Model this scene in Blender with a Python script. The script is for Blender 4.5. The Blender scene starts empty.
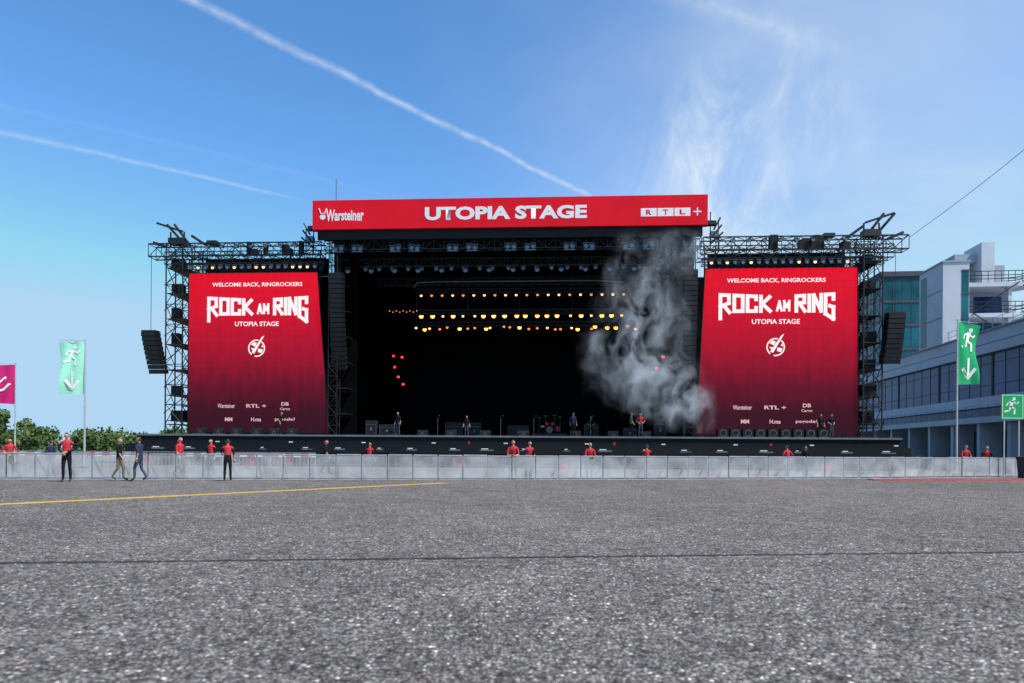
import bpy, math, random
from mathutils import Vector, Matrix
random.seed(7)
R=math.radians
scene=bpy.context.scene
scene.view_settings.view_transform='Standard'
scene.view_settings.look='None'
scene.view_settings.exposure=0

# ---------------------------------------------------------------- materials
def newmat(name):
    m=bpy.data.materials.new(name); m.use_nodes=True
    nt=m.node_tree
    return m,nt,nt.nodes,nt.links,nt.nodes['Principled BSDF']
def mat(name,col,rough=.6,metal=0,var=.15,scale=3.0,bump=0.0,spec=.5):
    m,nt,N,L,b=newmat(name)
    tc=N.new('ShaderNodeTexCoord'); no=N.new('ShaderNodeTexNoise')
    no.inputs['Scale'].default_value=scale; no.inputs['Detail'].default_value=5
    L.new(tc.outputs['Object'],no.inputs['Vector'])
    mx=N.new('ShaderNodeMapRange'); mx.inputs[3].default_value=1-var; mx.inputs[4].default_value=1+var
    mx.inputs[1].default_value=.3; mx.inputs[2].default_value=.7
    L.new(no.outputs['Fac'],mx.inputs[0])
    vm=N.new('ShaderNodeVectorMath'); vm.operation='SCALE'
    vm.inputs[0].default_value=col[:3]
    L.new(mx.outputs[0],vm.inputs['Scale'])
    L.new(vm.outputs[0],b.inputs['Base Color'])
    b.inputs['Roughness'].default_value=rough; b.inputs['Metallic'].default_value=metal
    b.inputs['Specular IOR Level'].default_value=spec
    if bump:
        bp=N.new('ShaderNodeBump'); bp.inputs['Strength'].default_value=bump
        L.new(no.outputs['Fac'],bp.inputs['Height']); L.new(bp.outputs[0],b.inputs['Normal'])
    return m
def emat(name,col,s):
    m,nt,N,L,b=newmat(name)
    b.inputs['Base Color'].default_value=(.02,.02,.02,1)
    b.inputs['Emission Color'].default_value=(*col,1); b.inputs['Emission Strength'].default_value=s
    return m
M={}
M['black']=mat('black_steel',(.008,.008,.010),.55,.0,spec=.25)
M['truss']=mat('dark_truss',(.018,.019,.022),.5,.3)
M['alu']=mat('aluminium',(.46,.47,.49),.4,.6)
M['cloth']=mat('black_drape',(.003,.003,.004),.95,0,.3,spec=.05)
M['deck']=mat('stage_deck',(.009,.009,.011),.6,spec=.2)
M['skirt']=mat('stage_skirt',(.008,.009,.012),.5,spec=.25)
M['grey']=mat('grey_paint',(.13,.14,.16),.6)
M['lampbody']=mat('lamp_body',(.14,.17,.22),.35,.5)
M['white']=mat('white_paint',(.75,.76,.78),.55,0,.06)
M['wtext']=mat('white_print',(.8,.8,.8),.6,0,.03)
M['redban']=mat('red_banner_cloth',(.76,.010,.026),.7,0,.08,.5,.05,.08)
M['wled']=emat('white_led',(1,.93,.95),.95)
M['pled']=emat('pink_led',(1,.6,.65),.7)
M['amber']=emat('amber_lamp',(1,.30,.05),7.0)
M['warm']=emat('warm_lamp',(1,.5,.16),2.6)
M['dimam']=emat('dim_amber_lamp',(1,.26,.04),1.6)
M['redl']=emat('red_lamp',(1,.02,.04),4.0)
M['glass']=mat('blue_glass',(.010,.05,.16),.16,0,.5,.35,spec=.24)
M['teal']=mat('teal_glass',(.010,.10,.125),.14,0,.5,.35,spec=.28)
M['concrete']=mat('painted_concrete',(.30,.34,.40),.8,0,.10,.5,.05)
M['concw']=mat('white_render',(.50,.53,.58),.8,0,.08,.5,.05)
M['concd']=mat('dark_concrete',(.05,.06,.085),.8,0,.15,.5)
M['yellow']=mat('yellow_road_paint',(.60,.38,.04),.75,0,.35,9)
M['redpaint']=mat('red_kerb_paint',(.36,.035,.035),.7,0,.35,2)
M['tar']=mat('tar_seam',(.030,.014,.020),.7,0,.5,6)
M['green']=mat('green_sign',(.0,.36,.10),.5,0,.05)
M['pole']=mat('flag_pole',(.55,.56,.57),.35,.4)
M['rubber']=mat('rubber',(.02,.02,.02),.8)
M['red']=mat('red_plastic',(.5,.02,.03),.5)
M['case']=mat('flight_case',(.012,.012,.015),.5,spec=.3)
M['brass']=mat('cymbal_brass',(.6,.4,.12),.3,.9)

def screenmat():
    m,nt,N,L,b=newmat('led_screen')
    tc=N.new('ShaderNodeTexCoord'); sp=N.new('ShaderNodeSeparateXYZ'); L.new(tc.outputs['Object'],sp.inputs[0])
    mr=N.new('ShaderNodeMapRange'); mr.inputs[1].default_value=2.5; mr.inputs[2].default_value=15.0
    L.new(sp.outputs['Z'],mr.inputs[0])
    no=N.new('ShaderNodeTexNoise'); no.inputs['Scale'].default_value=.9; no.inputs['Detail'].default_value=7; no.inputs['Roughness'].default_value=.65
    mp=N.new('ShaderNodeMapping'); mp.inputs['Scale'].default_value=(1.6,1,.5); L.new(tc.outputs['Object'],mp.inputs[0]); L.new(mp.outputs[0],no.inputs[0])
    ad=N.new('ShaderNodeMath'); ad.operation='MULTIPLY_ADD'; ad.inputs[1].default_value=.22
    L.new(no.outputs['Fac'],ad.inputs[0])
    sub=N.new('ShaderNodeMath'); sub.operation='SUBTRACT'; sub.inputs[1].default_value=.11; L.new(mr.outputs[0],sub.inputs[0]); L.new(sub.outputs[0],ad.inputs[2])
    cr=N.new('ShaderNodeValToRGB'); e=cr.color_ramp.elements
    e[0].position=0; e[0].color=(.034,.006,.015,1); e[1].position=1; e[1].color=(.80,.005,.024,1)
    for p,c in ((.15,(.050,.005,.016,1)),(.30,(.14,.005,.022,1)),(.5,(.38,.005,.028,1)),(.75,(.66,.005,.028,1))):
        q=e.new(p); q.color=c
    L.new(ad.outputs[0],cr.inputs[0])
    br=N.new('ShaderNodeTexBrick'); br.offset=0
    sw=N.new('ShaderNodeCombineXYZ'); L.new(sp.outputs['X'],sw.inputs[0]); L.new(sp.outputs['Z'],sw.inputs[1])
    L.new(sw.outputs[0],br.inputs['Vector'])
    br.inputs['Color1'].default_value=(1,1,1,1); br.inputs['Color2'].default_value=(.95,.95,.95,1); br.inputs['Mortar'].default_value=(.78,.78,.78,1)
    br.inputs['Scale'].default_value=1; br.inputs['Brick Width'].default_value=.5; br.inputs['Row Height'].default_value=.5; br.inputs['Mortar Size'].default_value=.012
    mu=N.new('ShaderNodeMix'); mu.data_type='RGBA'; mu.blend_type='MULTIPLY'; mu.inputs[0].default_value=1
    L.new(cr.outputs[0],mu.inputs[6]); L.new(br.outputs[0],mu.inputs[7])
    L.new(mu.outputs[2],b.inputs['Emission Color']); b.inputs['Emission Strength'].default_value=1.0
    b.inputs['Base Color'].default_value=(.004,.004,.004,1); b.inputs['Roughness'].default_value=.8
    b.inputs['Specular IOR Level'].default_value=.05
    return m
M['led']=screenmat()

def asphalt():
    m,nt,N,L,b=newmat('asphalt')
    tc=N.new('ShaderNodeTexCoord'); O=tc.outputs['Object']
    def noise(s,d=4,r=.6):
        n=N.new('ShaderNodeTexNoise'); n.inputs['Scale'].default_value=s; n.inputs['Detail'].default_value=d; n.inputs['Roughness'].default_value=r; L.new(O,n.inputs[0]); return n.outputs['Fac']
    def mr(a,i0,i1,o0,o1):
        n=N.new('ShaderNodeMapRange'); n.inputs[1].default_value=i0;n.inputs[2].default_value=i1;n.inputs[3].default_value=o0;n.inputs[4].default_value=o1; L.new(a,n.inputs[0]); return n.outputs[0]
    def mth(op,a,c):
        n=N.new('ShaderNodeMath'); n.operation=op; L.new(a,n.inputs[0])
        if isinstance(c,(int,float)): n.inputs[1].default_value=c
        else: L.new(c,n.inputs[1])
        return n.outputs[0]
    v=N.new('ShaderNodeTexVoronoi'); v.inputs['Scale'].default_value=40; L.new(O,v.inputs[0])
    sepc=N.new('ShaderNodeSeparateColor'); L.new(v.outputs['Color'],sepc.inputs[0])
    stone=mr(sepc.outputs[0],.0,1,.40,1.55)
    edge=mr(v.outputs['Distance'],.25,.65,1.15,.35)
    light=mr(sepc.outputs[1],.92,.98,1,3.2)
    v2=N.new('ShaderNodeTexVoronoi'); v2.inputs['Scale'].default_value=17; L.new(O,v2.inputs[0])
    sc2=N.new('ShaderNodeSeparateColor'); L.new(v2.outputs['Color'],sc2.inputs[0])
    big=mr(sc2.outputs[0],.0,1,.70,1.30)
    f=mth('MULTIPLY',stone,edge); f=mth('MULTIPLY',f,light); f=mth('MULTIPLY',f,big)
    f=mth('MULTIPLY',f,mr(noise(9,7,.75),.3,.7,.62,1.38))
    f=mth('MULTIPLY',f,mr(noise(1.1,6,.65),.3,.7,.78,1.20))
    f=mth('MULTIPLY',f,mr(noise(.13,5,.6),.3,.7,.84,1.14))
    f=mth('MULTIPLY',f,.225)
    hue=N.new('ShaderNodeMix'); hue.data_type='RGBA'; L.new(sc2.outputs[1],hue.inputs[0])
    hue.inputs[6].default_value=(1.16,1.0,.87,1); hue.inputs[7].default_value=(1.03,.99,.94,1)
    vm=N.new('ShaderNodeVectorMath'); vm.operation='SCALE'; L.new(hue.outputs[2],vm.inputs[0]); L.new(f,vm.inputs['Scale'])
    L.new(vm.outputs[0],b.inputs['Base Color']); b.inputs['Roughness'].default_value=.9; b.inputs['Specular IOR Level'].default_value=.12
    h=mth('ADD',mr(v.outputs['Distance'],0,.7,1,0),noise(9,5,.6))
    bp=N.new('ShaderNodeBump'); bp.inputs['Strength'].default_value=.7; bp.inputs['Distance'].default_value=.016
    L.new(h,bp.inputs['Height']); L.new(bp.outputs[0],b.inputs['Normal'])
    return m
M['asphalt']=asphalt()

def perforated():
    m,nt,N,L,b=newmat('perforated_aluminium')
    tc=N.new('ShaderNodeTexCoord'); no=N.new('ShaderNodeTexNoise'); no.inputs['Scale'].default_value=.9; no.inputs['Detail'].default_value=6; L.new(tc.outputs['Object'],no.inputs[0])
    mr=N.new('ShaderNodeMapRange'); mr.inputs[1].default_value=.3; mr.inputs[2].default_value=.7; mr.inputs[3].default_value=.22; mr.inputs[4].default_value=.60
    L.new(no.outputs['Fac'],mr.inputs[0]); L.new(mr.outputs[0],b.inputs['Alpha'])
    b.inputs['Base Color'].default_value=(.68,.70,.72,1); b.inputs['Roughness'].default_value=.5; b.inputs['Metallic'].default_value=.1
    return m
M['perf']=perforated()
def foliage():
    m,nt,N,L,b=newmat('foliage')
    g=N.new('ShaderNodeNewGeometry'); cr=N.new('ShaderNodeValToRGB'); e=cr.color_ramp.elements
    e[0].color=(.02,.06,.010,1); e[1].color=(.09,.15,.030,1)
    L.new(g.outputs['Random Per Island'],cr.inputs[0]); L.new(cr.outputs[0],b.inputs['Base Color']); b.inputs['Roughness'].default_value=.7
    return m
M['leaf']=foliage(); M['bark']=mat('bark',(.07,.05,.035),.9)
M['grass']=mat('grass',(.06,.09,.025),.9,0,.3,.2)
def flagm(name,col,tl=.45):
    m,nt,N,L,b=newmat(name)
    tc=N.new('ShaderNodeTexCoord'); no=N.new('ShaderNodeTexNoise'); no.inputs['Scale'].default_value=2; L.new(tc.outputs['Object'],no.inputs[0])
    mr=N.new('ShaderNodeMapRange'); mr.inputs[3].default_value=.85; mr.inputs[4].default_value=1.1; L.new(no.outputs['Fac'],mr.inputs[0])
    vm=N.new('ShaderNodeVectorMath'); vm.operation='SCALE'; vm.inputs[0].default_value=col; L.new(mr.outputs[0],vm.inputs['Scale'])
    L.new(vm.outputs[0],b.inputs['Base Color']); b.inputs['Roughness'].default_value=.8
    tr=N.new('ShaderNodeBsdfTranslucent'); L.new(vm.outputs[0],tr.inputs[0]); mx=N.new('ShaderNodeMixShader'); mx.inputs[0].default_value=tl
    L.new(b.outputs[0],mx.inputs[1]); L.new(tr.outputs[0],mx.inputs[2]); L.new(mx.outputs[0],N['Material Output'].inputs[0])
    return m
M['fmint']=flagm('mint_flag_cloth',(.40,.90,.66),.12); M['fgreen']=flagm('green_flag_cloth',(.01,.46,.17),.2); M['fpink']=flagm('magenta_flag_cloth',(.74,.012,.18),.2)
M['fwhite']=flagm('white_flag_print',(.92,.94,.92),.1)

# ---------------------------------------------------------------- mesh builder
class MB:
    def __init__(s): s.v=[];s.f=[];s.m=[];s.mats=[]
    def mi(s,k):
        if k not in s.mats: s.mats.append(k)
        return s.mats.index(k)
    def poly(s,pts,k):
        n=len(s.v); s.v+= [tuple(p) for p in pts]; s.f.append(tuple(range(n,n+len(pts)))); s.m.append(s.mi(k))
    def box(s,c,d,k,rot=None):
        n=len(s.v); hx,hy,hz=d[0]/2,d[1]/2,d[2]/2
        for x,y,z in ((-1,-1,-1),(1,-1,-1),(1,1,-1),(-1,1,-1),(-1,-1,1),(1,-1,1),(1,1,1),(-1,1,1)):
            p=Vector((x*hx,y*hy,z*hz))
            if rot is not None: p=rot@p
            s.v.append((p.x+c[0],p.y+c[1],p.z+c[2]))
        for q in ((0,3,2,1),(4,5,6,7),(0,1,5,4),(1,2,6,5),(2,3,7,6),(3,0,4,7)):
            s.f.append(tuple(n+i for i in q)); s.m.append(s.mi(k))
    def bb(s,x0,x1,y0,y1,z0,z1,k): s.box(((x0+x1)/2,(y0+y1)/2,(z0+z1)/2),(abs(x1-x0),abs(y1-y0),abs(z1-z0)),k)
    def tube(s,pts,rad,k,n=4,cap=True):
        pts=[Vector(p) for p in pts]; base=len(s.v)
        if not isinstance(rad,(list,tuple)): rad=[rad]*len(pts)
        d=(pts[-1]-pts[0]).normalized()
        up=Vector((0,0,1)) if abs(d.z)<.9 else Vector((1,0,0))
        for i,p in enumerate(pts):
            t=(pts[min(i+1,len(pts)-1)]-pts[max(i-1,0)]).normalized()
            a=t.cross(up).normalized(); b=t.cross(a)
            for j in range(n):
                an=2*math.pi*(j+.5)/n
                q=p+(a*math.cos(an)+b*math.sin(an))*rad[i]; s.v.append(tuple(q))
        k=s.mi(k)
        for i in range(len(pts)-1):
            for j in range(n):
                s.f.append((base+i*n+j,base+i*n+(j+1)%n,base+(i+1)*n+(j+1)%n,base+(i+1)*n+j)); s.m.append(k)
        if cap:
            s.f.append(tuple(base+j for j in range(n))[::-1]); s.m.append(k)
            s.f.append(tuple(base+(len(pts)-1)*n+j for j in range(n))); s.m.append(k)
    def truss(s,p0,p1,w,h,k='truss',r=.045,step=None,side=None):
        p0=Vector(p0);p1=Vector(p1); d=p1-p0; Lg=d.length; d.normalize()
        if side is None:
            side=Vector((0,1,0)) if abs(d.y)<.8 else Vector((1,0,0))
        up=d.cross(side).normalized(); side=up.cross(d).normalized()
        C=[(side*(a*w/2)+up*(b*h/2)) for a,b in ((-1,-1),(1,-1),(1,1),(-1,1))]
        for c in C: s.tube([p0+c,p1+c],r,k,4)
        n=max(1,round(Lg/(step or max(w,h)*1.1))); st=Lg/n
        for i in range(n+1):
            q=p0+d*(i*st)
            for j in range(4): s.tube([q+C[j],q+C[(j+1)%4]],r*.6,k,3,False)
            if i<n:
                q2=p0+d*((i+1)*st)
                for j in range(4):
                    a,b=(j,(j+1)%4) if i%2 else ((j+1)%4,j)
                    s.tube([q+C[a],q2+C[b]],r*.6,k,3,False)
    def disc(s,c,r,k,ny=-1,n=12,z=1.0):
        s.poly([(c[0]+r*math.cos(-ny*2*math.pi*i/n),c[1],c[2]+z*r*math.sin(-ny*2*math.pi*i/n)) for i in range(n)],k)
    def ball(s,c,rx,ry,rz,k,n=10,m=8):
        b=len(s.v); kk=s.mi(k)
        for i in range(m+1):
            t=math.pi*i/m
            for j in range(n):
                a=2*math.pi*j/n
                s.v.append((c[0]+rx*math.sin(t)*math.cos(a),c[1]+ry*math.sin(t)*math.sin(a),c[2]+rz*math.cos(t)))
        for i in range(m):
            for j in range(n):
                s.f.append((b+i*n+j,b+(i+1)*n+j,b+(i+1)*n+(j+1)%n,b+i*n+(j+1)%n)); s.m.append(kk)
    def obj(s,name,parent=None,matrix=None,smooth=False):
        me=bpy.data.meshes.new(name); me.from_pydata(s.v,[],s.f)
        for k in s.mats: me.materials.append(M[k] if isinstance(k,str) else k)
        me.polygons.foreach_set('material_index',s.m)
        if smooth: me.polygons.foreach_set('use_smooth',[True]*len(me.polygons))
        me.update()
        o=bpy.data.objects.new(name,me); scene.collection.objects.link(o)
        if parent: o.parent=parent
        if matrix is not None: o.matrix_local=matrix
        return o
def group(name,mx=None):
    e=bpy.data.objects.new(name,None); scene.collection.objects.link(e)
    if mx is not None: e.matrix_world=mx
    e.empty_display_size=.3
    return e
def text(body,width,height,c,k,parent,name,bold=.02,warp=None,mx=None,space=1.0):
    cu=bpy.data.curves.new(name,'FONT'); cu.body=body; cu.offset=bold; cu.space_character=space
    cu.resolution_u=3
    to=bpy.data.objects.new(name+'_tmp',cu); scene.collection.objects.link(to)
    bpy.context.view_layer.update()
    me=bpy.data.meshes.new_from_object(to.evaluated_get(bpy.context.evaluated_depsgraph_get()))
    bpy.data.objects.remove(to)
    xs=[v.co.x for v in me.vertices]; ys=[v.co.y for v in me.vertices]
    x0,x1,y0,y1=min(xs),max(xs),min(ys),max(ys)
    for v in me.vertices:
        a=(v.co.x-x0)/(x1-x0)-.5; b=(v.co.y-y0)/(y1-y0)-.5
        if warp: a,b=warp(a,b)
        v.co=Vector((c[0]+a*width,c[1],c[2]+b*height))
    me.materials.clear(); me.materials.append(M[k])
    for p in me.polygons: p.material_index=0
    o=bpy.data.objects.new(name,me); scene.collection.objects.link(o)
    if parent: o.parent=parent
    if mx is not None: o.matrix_local=mx
    return o

# ---------------------------------------------------------------- ground
mb=MB()
mb.poly([(-1500,-200,0),(1500,-200,0),(1500,3000,0),(-1500,3000,0)],'asphalt')
mb.obj('ground')
mb=MB(); mb.poly([(-1400,140,.02),(1400,140,.02),(1400,2900,.02),(-1400,2900,.02)],'grass'); mb.obj('grass_field')
def strip(name,pts,w,k,z,jit=0,seg=1,wander=0):
    mb=MB(); P=[]
    for (a,b) in zip(pts[:-1],pts[1:]):
        n=seg
        for i in range(n):
            t=i/n; P.append((a[0]+(b[0]-a[0])*t,a[1]+(b[1]-a[1])*t+random.uniform(-wander,wander)))
    P.append(pts[-1])
    Lp=[];Rp=[]
    for i,p in enumerate(P):
        q=P[min(i+1,len(P)-1)];o=P[max(i-1,0)]
        dx,dy=q[0]-o[0],q[1]-o[1]; l=math.hypot(dx,dy); nx,ny=-dy/l,dx/l
        wa=w/2*(1+random.uniform(-jit,jit)); wb=w/2*(1+random.uniform(-jit,jit))
        Lp.append((p[0]+nx*wa,p[1]+ny*wa,z)); Rp.append((p[0]-nx*wb,p[1]-ny*wb,z))
    for i in range(len(P)-1): mb.poly([Rp[i],Rp[i+1],Lp[i+1],Lp[i]],k)
    return mb.obj(name)
strip('yellow_road_line',[(-22,1.6),(-11.5,15.3),(-6.6,21.5),(-2.6,26.6)],.45,'yellow',.004,.12,60)
strip('asphalt_seam',[(-30,5.0),(-5.7,7.6),(6.7,9.0),(30,11.5)],.09,'tar',.004,.6,160,.012)

mb=MB()
for i in range(24):
    t0=i/24; x0=17+ (44-17)*t0; x1=17+(44-17)*(i+1)/24
    y0=31.6+(x0-17)*.14; y1=31.6+(x1-17)*.14
    mb.poly([(x0,y0,.004),(x1-.02,y1,.004),(x1-.02,y1+1.0,.05),(x0,y0+1.0,.05)],'redpaint')
    mb.poly([(x0,y0+1.0,.05),(x1-.02,y1+1.0,.05),(x1-.02,y1+1.1,.0),(x0,y0+1.1,.0)],'redpaint')
mb.obj('track_kerb')

# ---------------------------------------------------------------- crowd barrier
BP=[(-36,25.4),(-19,27.2),(0,29.6),(16.3,33.6),(28.7,38.0),(46,44)]
def along(P,step):
    out=[]
    for a,b in zip(P[:-1],P[1:]):
        a=Vector((*a,0));b=Vector((*b,0)); L=(b-a).length; n=round(L/step)
        for i in range(n): out.append((a+(b-a)*(i/n),a+(b-a)*((i+1)/n)))
    return out
mb=MB()
for (a,b) in along(BP,1.05):
    j=Vector((random.uniform(-.01,.01),random.uniform(-.03,.03),0)); a=a+j; b=b+j
    d=(b-a).normalized(); n=Vector((d.y,-d.x,0))
    H=1.04+random.uniform(-.015,.015); g=d*.03
    a2=a+g;b2=b-g; z=Vector((0,0,1))
    for p in (a2,b2): mb.tube([p,p+z*H],.026,'alu',4)
    mb.tube([a2+z*H,b2+z*H],.036,'alu',6)
    mb.tube([a2+z*.10+n*.03,b2+z*.10+n*.03],.018,'alu',4)
    for q in (1/3,2/3): mid=a2.lerp(b2,q); mb.tube([mid+z*.1-n*.01,mid+z*H-n*.01],.012,'grey',4)
    mb.poly([a2+z*.06+n*.02,b2+z*.06+n*.02,b2+z*(H-.03)+n*.02,a2+z*(H-.03)+n*.02],'perf')
    mb.poly([a2+z*.03,a2+n*.55+z*.012,b2+n*.55+z*.012,b2+z*.03],'alu')
    for p in (a2,b2):
        mb.tube([p+z*(H-.08),p-n*.95+z*.04],.022,'grey',4)
        mb.tube([p+z*.03,p-n*.95+z*.03],.02,'grey',4)
mb.obj('crowd_barrier')

mb=MB()
k=0
for (a,b) in along([(-46,33),(-9,31.5)],2.2):
    d=(b-a).normalized(); z=Vector((0,0,1)); k+=1
    for hh in (.2,1.1): mb.tube([a+z*hh,b-d*.08+z*hh],.022,'alu',4)
    for i in range(13): 
        p=a+d*(.01+i*.175); mb.tube([p+z*.2,p+z*1.1],.009 if i%12 else .022,'alu',4)
    for s_ in (0.2,1.9):
        p=a+d*s_; mb.tube([p+Vector((0,-.3,.02)),p+Vector((0,.3,.02))],.02,'alu',4); mb.tube([p+z*.02,p+z*.2],.02,'alu',4)
    if random.random()<.75:
      for i in range(6):
        p=a+d*(.05+i*.35); q=p+d*.34; o=Vector((0,-.03,0))
        mb.poly([p+z*.90+o,q+z*.90+o,q+z*1.06+o,p+z*1.06+o],'red' if (i+k)%2 else 'white')
mb.obj('red_white_pedestrian_fence')

# ---------------------------------------------------------------- stage
S=Matrix.Translation((0,52,0))@Matrix.Rotation(R(-3.5),4,'Z')
stage=group('concert_stage',S)
mb=MB()
mb.bb(-28.7,28.0,-1.5,14,2.05,2.35,'deck')
mb.bb(-28.7,28.0,-1.58,-1.503,2.22,2.36,'grey')
mb.bb(-28.6,27.9,-1.45,-1.40,.9,2.05,'skirt')
mb.bb(-28.6,27.9,-1.2,-1.15,0,.9,'cloth')
mb.bb(-28.6,27.9,-2.9,-1.46,1.25,1.31,'skirt')
mb.bb(-28.6,27.9,-2.96,-2.9,1.0,1.62,'skirt')
for i in range(40):
    u=-28.2+i*1.42; mb.tube([(u,-2.8,0),(u,-2.8,1.2)],.04,'grey',4); mb.tube([(u,-2.8,.1),(u+1.42,-2.8,1.15)],.025,'grey',4)
mb.tube([(-28.5,-2.8,.15),(27.8,-2.8,.15)],.03,'grey')
for i in range(22):
    u=-27.5+i*2.6; 
    if random.random()<.6: mb.bb(u,u+random.uniform(.5,1.2),-2.7,-2.1,.02,random.uniform(.4,.8),random.choice(('case','grey','case','red')))
mb.obj('deck',stage)
mb=MB(); 
for i in range(20):
    u=-26.5+i*2.75+random.uniform(-.4,.4)
    w=random.choice((.5,.8,1.0)); mb.bb(u,u+w,-2.972,-2.964,1.22,1.27+random.uniform(0,.06),'grey')
    mb.bb(u+.1,u+w*.6,-2.972,-2.964,1.34,1.40,'wtext')
    if i%4==0: mb.bb(u+1.2,u+1.35,-1.6,-1.585,1.7,1.9,'red')
    if i%2: mb.bb(u+1.6,u+1.9,-1.475,-1.455,1.75,1.83,'wtext')
mb.obj('deck_lettering',stage)
mb=MB()
mb.bb(-14.6,13.7,-.7,15,17.9,19.9,'black')
mb.bb(-14.9,14.0,-.9,-.72,17.2,17.95,'black')
mb.bb(-28,28,14.1,14.3,2.0,17.9,'cloth')
mb.bb(-14.0,-13.9,.3,14.0,2.36,17.9,'cloth'); mb.bb(13.4,13.5,.3,14.0,2.36,17.9,'cloth')
mb.bb(-14.3,-12.6,1.9,2.0,2.36,17.9,'cloth'); mb.bb(12.2,13.9,1.9,2.0,2.36,17.9,'cloth')
mb.obj('roof_and_drapes',stage)
mb=MB()
mb.truss((-14.5,-.2,16.9),(14,-.2,16.9),.6,.7)
mb.truss((-14.5,2.5,16.3),(14,2.5,16.3),.5,.6)
mb.truss((-12,6,15.6),(12,6,15.6),.5,.6)
for zz,vv in ((14.35,4),(12.65,4),(11.75,4.6),):
    mb.truss((-8.2,vv,zz),(8.8,vv,zz),.35,.35,'black',r=.03)
for u in (-8.3,-4,0.3,4.6,8.9):
    mb.tube([(u,4,17.9),(u,4,14.4)],.02,'truss'); mb.tube([(u,4.3,14.4),(u,4.3,11.7)],.02,'truss')
mb.tube([(-8.4,3.6,14.6),(-8.1,3.6,15.0),(-6.5,3.6,15.05),(6.5,3.6,15.05),(8.7,3.6,14.9),(9.0,3.6,14.5)],.05,'grey',6)
for s in (-1,1):
    for v in (0.2,3.5): mb.truss((s*13.6-.3,v,2.35),(s*13.6-.3,v,17.6),.7,.7,r=.04)
    for z in range(4,17,2): mb.bb(s*13.2-.9,s*13.2+.3,.5,1.8,z,z+.07,'truss')
mb.obj('roof_truss',stage)
mb=MB()
def fixture(mb,u,v,z,r,body,lens,tilt=0):
    mb.tube([(u,v+.28,z+.02),(u,v,z)],[r*.7,r],body,8)
    mb.bb(u-r*1.15,u-r*1.02,v+.02,v+.12,z-.02,z+r*1.5,body); mb.bb(u+r*1.02,u+r*1.15,v+.02,v+.12,z-.02,z+r*1.5,body)
    mb.bb(u-r*1.15,u+r*1.15,v+.02,v+.12,z+r*1.5,z+r*1.7,body)
    mb.disc((u,v-.004,z),r*.86,lens)
for i in range(19):
    u=-13.4+i*1.47
    if i%3==2: continue
    for du in (-.23,.23): fixture(mb,u+du,-.55,16.6+random.uniform(-.04,.04),.17,'lampbody','lampbody'); 
    mb.bb(u-.42,u+.42,-.6,-.35,16.35,16.40,'lampbody')
for i in range(24):
    u=-13.2+i*1.15; fixture(mb,u+random.uniform(-.1,.1),2.1,15.7,.14,'lampbody','lampbody')
for i in range(15):
    u=-13.0+i*1.85; fixture(mb,u,.6,15.2,.2,'truss','lampbody')
mb.obj('front_wash_lamps',stage)
mb=MB()
for i in range(20): fixture(mb,-7.8+i*.87,3.7,13.95,.12,'black',random.choice(('warm','warm','dimam')))
for i in range(20):
    big=random.random()<.5
    fixture(mb,-7.8+i*.87+random.uniform(-.15,.15),3.7,12.25,.2 if big else .12,'black','amber' if big else 'warm')
for i in range(26):
    k=random.choice(('warm','dimam','amber','dimam'))
    fixture(mb,-8.4+i*.72+random.uniform(-.25,.25),4.3,11.4+random.uniform(-.15,.1),.12 if k!='amber' else .18,'black',k)
for (u,z) in ((-9.9,8.9),(-9.2,8.8),(-9.8,8.0),(-9.5,7.2),(-9.1,6.6),(11.8,8.8),(11.3,7.9)):
    fixture(mb,u,3,z,.12,'black','redl')
for i in range(9): fixture(mb,-10.3+i*.28,3.2,12.6-.1*(i%2),.05,'black','dimam')
mb.obj('lit_stage_lamps',stage)

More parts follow.
